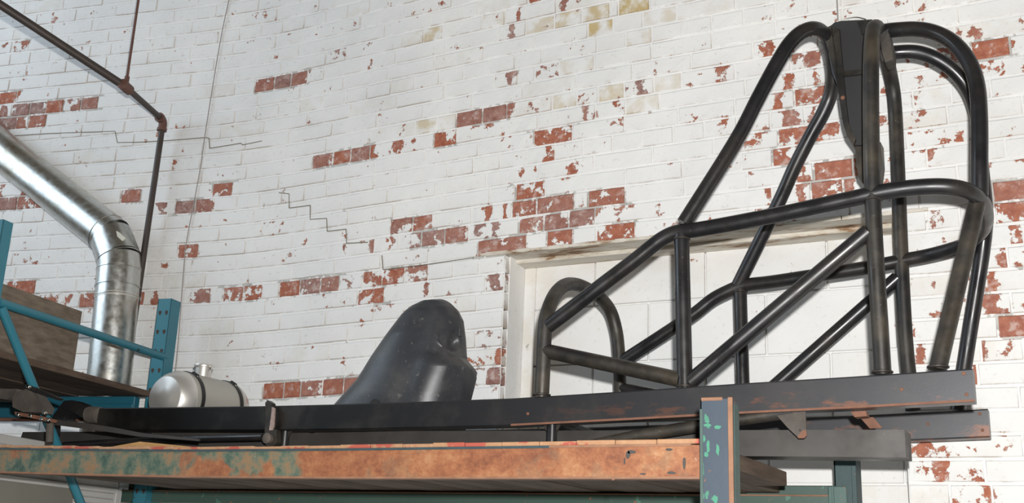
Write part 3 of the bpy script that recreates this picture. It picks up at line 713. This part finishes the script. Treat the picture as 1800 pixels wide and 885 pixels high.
# gusset at the top of the main hoop, and one ahead of the head plate
g = G(); g.prism([at(1547, 60, 2.9), at(1562, 50, 2.9), at(1570, 88, 2.95), at(1570, 104, 2.95), at(1556, 110, 2.95), at(1550, 90, 2.93)], (0, .05, 0))
g.ob('gusset', M_GUS, cha)
g = G(); g.prism([at(1444, 52, 2.93), at(1460, 45, 2.93), at(1474, 128, 2.95), at(1472, 150, 2.95), at(1462, 128, 2.95), at(1456, 90, 2.94)], (0, .045, 0)); g.ob('gusset', M_TUBE2, cha)
# head plate: tapered tray with rim and cross rib
def P2(L, Y): return [at(x, y, Y) for x, y in L]
out = [(1459,46),(1470,37),(1533,34),(1537,255),(1500,255),(1489,240),(1482,218),(1476,180)]
g = G(); g.prism(P2(out, 2.962), (0, .09, 0)); hp = g.ob('head_plate', m_flat('matt_black', (.022, .022, .023), .55), cha)
g = G()
rim = [(1459,46),(1476,180),(1482,218),(1489,240),(1500,255)]; rin = [(1475,50),(1487,180),(1491,214),(1497,232),(1504,244)]
for i in range(4): g.prism([at(*rim[i], 2.948), at(*rim[i+1], 2.948), at(*rin[i+1], 2.948), at(*rin[i], 2.948)], (0, .02, 0))
g.prism(P2([(1478,126),(1533,119),(1533,128),(1479,135)], 2.954), (0, .012, 0))
g.prism(P2([(1507,38),(1533,35),(1533,60),(1514,60)], 2.955), (0, .006, 0)); g.ob('rim', M_TUBE2, hp)
p = at(1481, 171, 2.944); g = G(); g.lathe(p, (0, 1, 0), [(0, .003), (.002, .006), (.008, .006)], 10); g.ob('bolt', M_RUST, hp)
g = G(); g.prism(P2([(1503,252),(1548,250),(1550,288),(1547,312),(1538,328),(1522,330),(1509,312),(1505,290)], 2.975), (0, .05, 0)); g.ob('lower_pad', M_TUBE2, hp)
g = G(); g.tube(spline([at(1470,38,2.96), at(1490,32.5,2.96), at(1506,30.5,2.96), at(1522,34,2.96)], 5), .0016, 6); g.ob('wire_loop', M_CHROME, hp)
# outrigger stubs down to the deck, skid tube, bracket, tabs
for px in (502, 970.5):
    x = px_x(px, 757, NY); z = rail_z(x)-.0765
    g = G(); g.tube([(x, NY, z+.002), (x, NY, ZD1)], .0145, 14); st = g.ob('stub_leg', M_TUBE, cha, True)
    for s in (-1, 1): g = G(); g.prism([(x+s*.012, NY-.003, z+.001), (x+s*.026, NY-.003, z+.001), (x+s*.012, NY-.003, z-.022)], (0, .006, 0)); g.ob('gusset', M_WELD, st)
for xx in (at(502, 757, NY).x, at(970, 757, NY).x):
    g = G(); zf = rail_z(xx, pts2)-.0765; g.tube([(xx, FYC, zf+.002), (xx, FYC, ZD1)], .0145, 12); g.ob('stub_leg', M_TUBE, cha, True)
tube([(985,797,2.75),(1100,771,2.75),(1232,749,2.75),(1310,736,2.75),(1395,724,2.75)], 'skid_tube', .0165, M_TUBE2)
g = G(); g.prism(P2([(1362,727),(1416,724),(1417.5,766),(1413,770.5),(1403,770),(1384,752)], 2.735), (0, .004, 0)); bk = g.ob('bracket_plate', M_DUST, cha); bk['label'] = 'triangular drilled bracket with a rusty tip'
p = at(1406, 757, 2.7345); g = G(); g.lathe(p, (0, 1, 0), [(-.0006, .003), (.001, .003)], 12); g.ob('bolt_hole', M_HOLE, bk)
g = G(); g.prism(P2([(1402,768),(1410,758),(1417,756),(1417.8,766),(1413,771),(1403,771)], 2.7345), (0, .005, 0)); g.ob('rust_patch', M_RUST, bk)
g = G(); g.prism(P2([(1495,724),(1522,723),(1524,732),(1502,734)], 2.79), (0, .035, 0)); g.prism(P2([(1512,735),(1535,734),(1551,753),(1529,754)], 2.84), (0, .005, 0)); g.ob('rusty_tab', M_RUST, cha)
# crossmembers between the rails
for xx in (-2.84, -2.15, -1.33):
    zc = rail_z(xx)-.055 if xx != -2.84 else 1.9985
    g = G(); g.tube([(xx, 2.765, zc), (xx, 3.245, zc-.02 if xx != -2.84 else zc)], TR, 12); g.ob('crossmember', M_TUBE, cha, True)
# bracket on the outside of the near rail with the radius rod
g = G(); g.prism(P2([(466,709),(470,704),(477,709),(479,722),(477,752),(486,756),(487,778),(478,788),(468,784),(465,760),(467,735)], 2.70), (0, .02, 0)); pb = g.ob('rod_bracket', M_TUBE2, cha)
g = G(); g.prism(P2([(478,716),(482.5,718),(481,745),(479,757),(473,757),(476,735)], 2.697), (0, .006, 0)); g.ob('weld_bead', m_flat('bright_weld', (.36, .27, .24), .5, .2, .5, 80), pb)
tube([(112,783,2.70),(180,779,2.70),(277,774,2.70),(462,769,2.70)], 'radius_rod', .0105, M_TUBE)
g = G(); p = at(469, 771, 2.69); g.lathe(p+Vector((0, -.006, 0)), (0, 1, 0), [(0, .010), (.004, .0165), (.018, .0165), (.024, .010)], 16); g.ob('rod_end', M_DUST, cha, True)
# front end: axle stub, boss, kingpin assembly, steering arm
tube([(158,729,2.73),(176,731,2.73)], 'axle_boss', .028, M_DUST)
g = G(); g.lathe(at(157, 729, 2.73), (-1, -.35, 0), [(0, .024), (.010, .024), (.012, .014), (.018, .010)], 18); g.ob('axle_boss', M_DUST, cha, True)
g = G(); g.prism(P2([(172,741),(171,722),(126,704),(112,705),(92,732),(96,737),(112,736),(121,722),(158,742)], 2.745), (0, .05, 0)); g.ob('front_arm', M_TUBE, cha)
g = G(); g.prism(P2([(21,700),(27,692),(45,684),(58,690),(76,716),(72,726),(40,725),(22,716)], 2.45), (0, .045, 0)); kn = g.ob('kingpin_block', M_DUST, cha)
g = G(); g.prism(P2([(-30,684),(28,684),(30,694),(12,703),(-30,697)], 2.47), (0, .03, 0)); g.ob('spindle_arm', M_DUST, kn)
g = G(); g.prism(P2([(-30,697),(16,700),(17,706),(-30,705)], 2.48), (0, .02, 0)); g.ob('dark_gap', M_BLK, kn)  # black strip added where only a dark gap shows below the spindle arm
for (px, py) in ((77,726),(72,737),(83,739),(49,680),(31,729),(53,731)):
    p = at(px, py, 2.43); g = G(); g.lathe(p, (.3, -1, .2), [(-.012, .0055), (0, .0062), (.002, .004)], 8); g.ob('bolt', M_CHROME, kn)
g = G(); g.prism(P2([(25,724),(72,732),(88,737),(85,742),(62,737),(27,730)], 2.44), (0, .03, 0)); g.ob('steering_plate', M_RUST, kn)
g = G(); g.prism(P2([(42,675),(60,682),(103,700),(100,704),(60,690),(40,681)], 2.445), (0, .02, 0)); g.ob('upper_link', M_BLK, kn)
tube([(88,742,2.50),(87,779,2.50)], 'kingpin', .012, M_DUST)
g = G(); g.prism(P2([(84,737),(135,742),(200,752),(250,762),(350,772),(349,776),(245,768),(190,760),(130,752),(84,746)], 2.52), (0, .006, 0)); g.ob('steering_link', M_CHAN, cha)
g = G(); g.prism(P2([(74,743),(86,741),(99,746),(98,764),(90,775),(84,785),(80,778),(82,760)], 2.73), (0, .02, 0)); g.ob('spring_hanger', M_TUBE, cha)

# ================================================================== FUEL TANK
ty0, ty1, tc, tr = 2.855, 3.225, Vector((-2.845, 0, 2.120)), .1005
tank = thing('fuel_tank', 'round spun aluminium fuel tank with filler neck and two black straps', 'tank', (-2.84, 3.03, 2.03))
L = ty1-ty0
prof = [(0, .001), (.001, .036), (.0025, .038), (.004, .070), (.007, .0745), (.016, .082), (.030, .0905), (.046, .0975), (.056, tr), (.060, tr)]
g = G(); g.lathe((tc.x, ty0, tc.z), (0, 1, 0), prof, 48); g.ob('end_dome', M_ALU, tank, True)
g = G(); g.lathe((tc.x, ty0, tc.z), (0, 1, 0), [(.060, tr+.0004), (L-.060, tr+.0004)], 48); g.ob('barrel', M_ALU2, tank, True)
g = G(); g.lathe((tc.x, ty0, tc.z), (0, 1, 0), [(L-h, r) for h, r in prof[::-1]], 48); g.ob('end_dome', M_ALU, tank, True)
for Y in (2.935, 3.135):
    g = G(); g.lathe((tc.x, Y, tc.z), (0, 1, 0), [(0, tr), (0, tr+.0035), (.016, tr+.0035), (.016, tr)], 48); s = g.ob('strap', M_BLK, tank, True)
    q = Vector((tc.x+tr*.50, Y+.008, tc.z+tr*.90)); g = G(); g.tube([q+Vector((-.012, 0, .004)), q+Vector((.010, 0, -.008))], .009, 10); g.ob('strap_buckle', M_BLK, s, True)
    g = G(); g.tube([q+Vector((.006, 0, -.002)), q+Vector((.020, 0, -.026))], .0045, 8); g.ob('clamp_bolt', M_CHROME, s, True)
g = G(); fz = tc.z+tr-.004; fy = 3.035
g.lathe((tc.x, fy, fz), (0, 0, 1), [(0, .029), (.036, .029), (.037, .034), (.042, .0355), (.046, .034), (.0465, .030), (.040, .027)], 32); fn = g.ob('filler_neck', M_ALU, tank, True)
g = G(); g.box((tc.x+.032, fy-.006, fz+.026), (tc.x+.041, fy+.006, fz+.045), .001); g.ob('latch', M_CHROME, fn)

# ================================================================== SEAT SHELL
seat = thing('bucket_seat', 'dusty black moulded bucket seat shell standing between the rails', 'seat', (-1.95, 3.0, 2.0))
# side outline (x, z) from the photograph at the seat's mid depth; half-width by height
SY = 2.99
zs = [2.0, 2.05, 2.10, 2.15, 2.20, 2.25, 2.30, 2.34, 2.375, 2.40, 2.418, 2.428]
def interp(T, z):
    for (a, b) in zip(T, T[1:]):
        if a[0] <= z <= b[0]: return a[1]+(b[1]-a[1])*(z-a[0])/(b[0]-a[0])
    return T[0][1] if z < T[0][0] else T[-1][1]
lf = [(578, 745), (610, 710), (640, 676), (668, 630), (697, 584), (712, 561), (727, 544), (745, 533), (760, 529)]
rt = [(806, 745), (815, 703), (822, 677), (829, 650), (826, 645), (811, 628), (810, 590), (808, 560), (800, 543), (790, 533), (778, 528)]
lt = sorted([(at(x, y, SY).z, at(x, y, SY).x) for x, y in lf]); rt_ = sorted([(at(x, y, SY).z, at(x, y, SY).x) for x, y in rt])
hw = [(2.0, .15), (2.10, .145), (2.20, .13), (2.30, .105), (2.38, .075), (2.415, .045), (2.43, .02)]
zz = []
nlev = 80; ztopS = max(lt[-1][0], rt_[-1][0])
V = []; F = []; nr = 120
for i in range(nlev+1):
    t = i/nlev; z = 1.995+(ztopS-1.995)*(1-(1-t)**1.35)
    xl, xr_ = interp(lt, z), interp(rt_, z); cx = (xl+xr_)/2; hx = max((xr_-xl)/2, .002); hy = interp(hw, z)
    if t > .97: hx *= 1-(t-.97)/.03*.6; hy *= 1-(t-.97)/.03*.5
    for k in range(nr):
        a = 2*math.pi*k/nr; ca, sa = math.cos(a), math.sin(a)
        e = .72
        ex_ = math.copysign(abs(ca)**e, ca); ey = math.copysign(abs(sa)**.9, sa)
        X = cx+hx*ex_; Y = SY+hy*ey
        # shoulder notch and bolster crease on the near rear side
        px, py, _ = project((X, Y, z))
        if sa < .2:
            d = math.exp(-(((px-797)/11)**2+((py-601)/18)**2)); Y += .030*d; X -= .024*d
            ln = (py-(605+(px-783)*.95))              # crease running down right from the notch
            if px > 765: Y -= .026*math.exp(-(ln/6)**2)*min(1, (px-765)/20)
            if px > 765 and py > 625: Y += .022*maxi if (maxi := min(1, max(0, (px-(790-(py-640)*.28))/14))) else 0
            Y += .010*math.exp(-((px-(735-(py-600)*.32))/22)**2)
        V.append((X, Y, z))
for i in range(nlev):
    for k in range(nr): F.append((i*nr+k, i*nr+(k+1) % nr, (i+1)*nr+(k+1) % nr, (i+1)*nr+k))
F.append(tuple(nlev*nr+k for k in range(nr))); F.append(tuple(range(nr))[::-1])
g = G(); g.add(V, F); g.ob('shell', M_SEAT, seat, True)
P = []
for (x, y) in lf[1:]+rt[::-1][:-1]:
    p = at(x, y, SY); P.append(p)
g = G(); g.tube(spline([q+Vector((.004 if i < len(lf)-1 else -.004, -.0, -.003)) for i, q in enumerate(P[:len(lf)-1+5])], 3), .006, 8); g.ob('rim', M_SEAT, seat, True)
p = at(638, 690, 2.86)
g = G(); g.lathe(p, (0, 1, 0), [(0, .004), (.002, .0065), (.03, .0065)], 10); g.ob('bolt', M_CHROME, seat)
p = at(658, 712, 2.842); g = G(); g.lathe(p, (0, 1, 0), [(0, .013), (0.0, .018), (.03, .018)], 20); g.ob('harness_slot', M_BLK, seat)

# ================================================================== DUCT
duct = thing('metal_duct', 'shiny galvanised round metal duct with segmented elbow on the left wall', 'duct', (-3.38, 3.08, 0))
DR = .085; DY = 3.165
pa = at(210.5, 463, DY); pl = at(195, 640, DY); pdown = pa+(pl-pa)*3.0; pdown.z = 0.0
pu = at(0, 262, 3.08); pel = at(196, 417, DY); dirv = (pu-pel).normalized(); pfar = pel+dirv*1.9
top_low = pa+(pa-pl).normalized()*.015
g = G(); g.tube([pdown, pl, pa-(pa-pl).normalized()*.10], DR, 40, False); lo_ = g.ob('duct_pipe', M_GALV, duct, True)
g = G(); g.tube([pel+dirv*.03, pfar], DR, 40, False); up_ = g.ob('duct_pipe', M_GALV, duct, True)
up = (pa-pl).normalized(); e0 = pa-up*.10; e1 = pa-up*.028; e2 = pa+up*.018+dirv*.008; e3 = pel+dirv*.0+up*.0; e4 = pel+dirv*.035
for (a, b, r) in ((e0, e1, DR+.001), (e1, e2, DR+.0005), (e2, e3, DR+.001), (e3, e4, DR+.0006)):
    g = G(); d = (b-a).normalized()*.006; g.tube([a-d, b+d], r, 40, False); g.ob('elbow_segment', M_GALV, duct, True)
for (c, ax) in ((e0, up), (e1, up), (e0-up*.045, up), (e4, dirv), (e2, (up+dirv*.6).normalized())):
    g = G(); g.lathe(c-ax*.003, ax, [(0, DR+.0008), (.001, DR+.0035), (.005, DR+.0035), (.006, DR+.0008)], 40); g.ob('seam_bead', M_GALV, duct, True)
g = G(); g.lathe(e0-up*.055, up, [(0, DR+.0006), (0, DR+.001), (.016, DR+.001), (.016, DR+.0006)], 40); g.ob('tape_band', m_flat('foil_tape', (.62, .60, .55), .4, .6), duct, True)
g = G(); p = at(211, 414, DY-DR*1.0)
g.prism([at(204,406,3.07), at(210,409,3.07), at(221,419,3.07), at(215,424,3.07), at(206,416,3.07)], (0, .004, 0)); g.ob('tape_scrap', m_flat('old_tape', (.55, .52, .42), .6), duct)

# ================================================================== IRON PIPE
pipe = thing('iron_pipe', 'dark iron pipe with rusty elbow dropping down the left wall', 'pipe', (-3.43, 3.22, 0))
YP = 3.235
pe = at(287, 212, YP); pb_ = at(222, 660, YP); dn = (pb_-pe).normalized(); pfl = pe+dn*((pe.z)/-dn.z)
g = G(); g.tube([pe+dn*.03, pfl], .0125, 14); g.ob('drop_pipe', M_PIPE, pipe, True)
zt_ = pe.z-1.6
tee = at(221, 153, zt_/.6137); 
dr = (tee-pe).normalized(); fr = at(0, 8, 2.42); dr2 = (fr-tee).normalized()
g = G(); g.tube([pe+dr*.02, tee], .0125, 14); g.ob('run_pipe', M_PIPE, pipe, True)
g = G(); g.tube([tee, tee+dr2*2.2], .0165, 14); g.ob('run_pipe', M_PIPE, pipe, True)
g = G(); P = spline([pe+dr*.035, pe+dr*.012, pe+dn*.012, pe+dn*.042], 6); g.tube(P, .0175, 16)
g.lathe(pe+dn*.036, dn, [(0, .0205), (.012, .0205)], 16); g.lathe(pe+dr*.028, dr, [(0, .0205), (.012, .0205)], 16); g.ob('pipe_elbow', M_FIT, pipe, True)
g = G(); g.lathe(tee-dr*.02, dr, [(-.012, .018), (-.011, .0215), (.05, .0215), (.052, .018)], 16)
g.tube([tee+Vector((0, 0, .0)), tee+Vector((.0, 0, .045))], .010, 10); g.ob('pipe_coupling', M_FIT, pipe, True)
p = at(243, 493, YP); g = G(); g.lathe(p, dn, [(0, .014), (.002, .0172), (.04, .0172), (.042, .014)], 14); g.ob('pipe_coupling', M_FIT, pipe, True)
g = G(); g.tube([tee+Vector((0, 0, .03)), tee+Vector((-.0, 0, 1.6))], .0052, 8)
g.ob('hanger_rod', M_FIT, pipe, True)

# ================================================================== CABLES ON THE WALL
def cable(L, r, lab, m):
    P = []
    for (x, y) in L: s, z = wall_uv(x, y); P.append(wall_pt(s, z, .010))
    d = (P[0]-P[1]).normalized(); P = [P[0]+d*.5]+P
    g = G(); g.tube(spline(P, 4), r, 6); return tag(g.ob('wall_cable', m, None, True), lab, 'cable')
M_CAB = m_flat('old_cable', (.30, .27, .25), .6)
cable([(405,0),(394,51),(383,112),(372,180),(363,237),(354,300),(341,370),(329,435),(325,480),(322,520),(316,600),(306,700)], .0022, 'thin cable hanging down the white wall beside the blue post', M_CAB)
cable([(1472,-5),(1474,40),(1476,120)], .0022, 'thin cable on the wall above the head plate of the cage', M_CAB)

# ================================================================== BLUE RACK AT THE LEFT
BX = -2.52
ax = (E1, E2, Vector((0, 0, 1)))
br = thing('storage_rack', 'teal blue painted storage rack with brown board shelf at the left', 'rack', (E1*BX+E2*3.1))
def loc(p): return (p.dot(E1), p.dot(E2), p.z)
rp = at_e1(302, 525, BX); rpe2 = loc(rp)[1]; ztr = rp.z
def upright(e2f, e2b, zt, holes=True, face=-1):
    g = G(); x0, x1 = BX-.060, BX
    g.box((x0, e2f, 0), (x1, e2f+.004, zt), .001, ax); g.box((x1-.004, e2f, 0), (x1, e2b, zt), .001, ax); g.box((x0, e2f, 0), (x0+.004, e2b, zt), .001, ax)
    o = g.ob('post', M_BLUE, br)
    if holes:
        z = zt-.055
        while z > zt-1.2:
            for hx in (x0+.015, x0+.044):
                c = E1*hx+E2*(e2f-.0008)+Vector((0, 0, z)); P = []
                for q in range(14):
                    t = 2*math.pi*q/14; rr_ = .0068*(1 if math.sin(t) > 0 else 1); P.append(c+E1*(rr_*math.cos(t)*(1 if math.sin(t) > -.3 else .7))+Vector((0, 0, rr_*math.sin(t)*(1 if math.sin(t) > 0 else 1.7))))
                g = G(); g.prism(P, E2*.001); g.ob('slot', M_HOLE, o)
            z -= .0762
    return o
upright(rpe2, rpe2+.065, ztr)
f0 = at_e1(24, 393, BX); fe2 = loc(f0)[1]
upright(fe2-.045, fe2, f0.z)
def btube(a, b, r=.0145, name='brace'):
    g = G(); g.tube([a, b], r, 14); return g.ob(name, M_BLUE, br, True)
cb = BX-.012
btube(at_e1(-4, 531, cb), at_e1(291, 629, cb)); d0 = at_e1(2, 540, cb); d1 = at_e1(140, 880, cb); btube(d0, d0+(d1-d0)*1.6)
# rear shelf beam
be2 = rpe2-.065; bt = at_e2(200, 697, be2).z
g = G(); g.box((BX-.062, be2, bt-.083), (-4.6, be2+.035, bt), .003, ax); g.box((BX-.062, be2+.0, bt-.030), (-4.6, be2-.010, bt-.083), .002, ax); g.ob('shelf_beam', M_BLUED, br)
fe = fe2+.0
g = G(); g.box((BX-.062, fe-.03, bt-.085), (-4.6, fe, bt), .003, ax); g.ob('shelf_beam', M_BLUED, br)
g = G(); g.box((BX-.062, be2, bt-.094), (-4.6, be2+.03, bt-.0835), .001, ax); g.ob('beam_lip', M_RUST, br)
sx = BX-.020; n = 0; zsh = bt+.002
while n < 6:
    wd = .155; g = G(); a0 = sx-n*(wd+.004)
    g.box((a0-wd, fe2-.03, zsh+(0.004 if n % 2 else 0)), (a0, be2+.034, zsh+.022+(.004 if n % 2 else 0)), .0015, ax); g.ob('shelf_board', M_SHELF if n % 2 else M_DECK2, br); n += 1
# plywood box on the shelf
c1 = at_e1(145, 548, BX-.05); c2 = at_e1(131, 640, BX-.05)
zt2 = c1.z; e2b = loc(c1)[1]
g = G(); zb = zsh+.0265
g.box((BX-.05, fe2+.02, zb), (BX-.068, e2b, zt2), .0015, ax); bx = g.ob('side_panel', M_PLY, None)
crate = thing('plywood_crate', 'weathered brown plywood crate standing on the blue rack shelf', 'crate', (E1*(BX-.3)+E2*2.9+Vector((0, 0, zb))))
bx.parent = crate; bx.matrix_parent_inverse = Matrix.Translation(crate.location).inverted()
g = G(); g.box((BX-.069, fe2+.02, zb), (BX-.60, fe2+.038, zt2-.004), .0015, ax); g.ob('front_panel', M_PLY, crate)
g = G(); g.box((BX-.069, e2b-.018, zb), (BX-.60, e2b, zt2-.004), .0015, ax); g.ob('back_panel', M_PLY, crate)
g = G(); g.box((BX-.60, fe2+.02, zb), (BX-.618, e2b, zt2-.004), .0015, ax); g.ob('side_panel', M_PLY, crate)
g = G(); g.box((BX-.069, fe2+.039, zb), (BX-.60, e2b-.019, zb+.012), .001, ax); g.ob('bottom_panel', M_PLY, crate)
# pale framed cabinet on the lower level
PX = BX-.075
q = at_e1(214, 861, PX); pe2 = loc(q)[1]; zr = q.z
cab = thing('grey_cabinet', 'pale grey cabinet with framed side panel under the rack at lower left', 'cabinet', (E1*(PX-.3)+E2*3.1))
ztp = at_e1(0, 763, PX).z; fe3 = fe2-.02; e2x = pe2
g = G(); g.box((PX-.012, fe3, 0), (PX-.6, e2x-.004, ztp-.002), .002, ax); g.ob('body', M_PALE, cab)
g = G(); g.box((PX-.012, fe3, zr-.018), (PX, e2x, zr), .002, ax); g.ob('frame_rail', M_PALE, cab)
g = G(); g.box((PX-.012, fe3, ztp-.03), (PX, e2x, ztp), .002, ax); g.ob('frame_rail', M_PALE, cab)
g = G(); g.box((PX-.012, e2x-.03, 0), (PX+.001, e2x+.001, zr-.001), .002, ax); g.ob('frame_stile', M_PALE, cab)
g = G(); g.box((PX-.0115, fe3, zr-.5), (PX-.007, e2x-.26, zr-.019), .001, ax); g.ob('inset_panel', M_PALED, cab)
for i in range(4):
    g = G(); z1 = zr-.019-i*.021; g.box((PX-.0115, e2x-.255, z1-.019), (PX-.004-.002*(i % 2), e2x-.034, z1), .002, ax); g.ob('slat', M_PALE, cab)
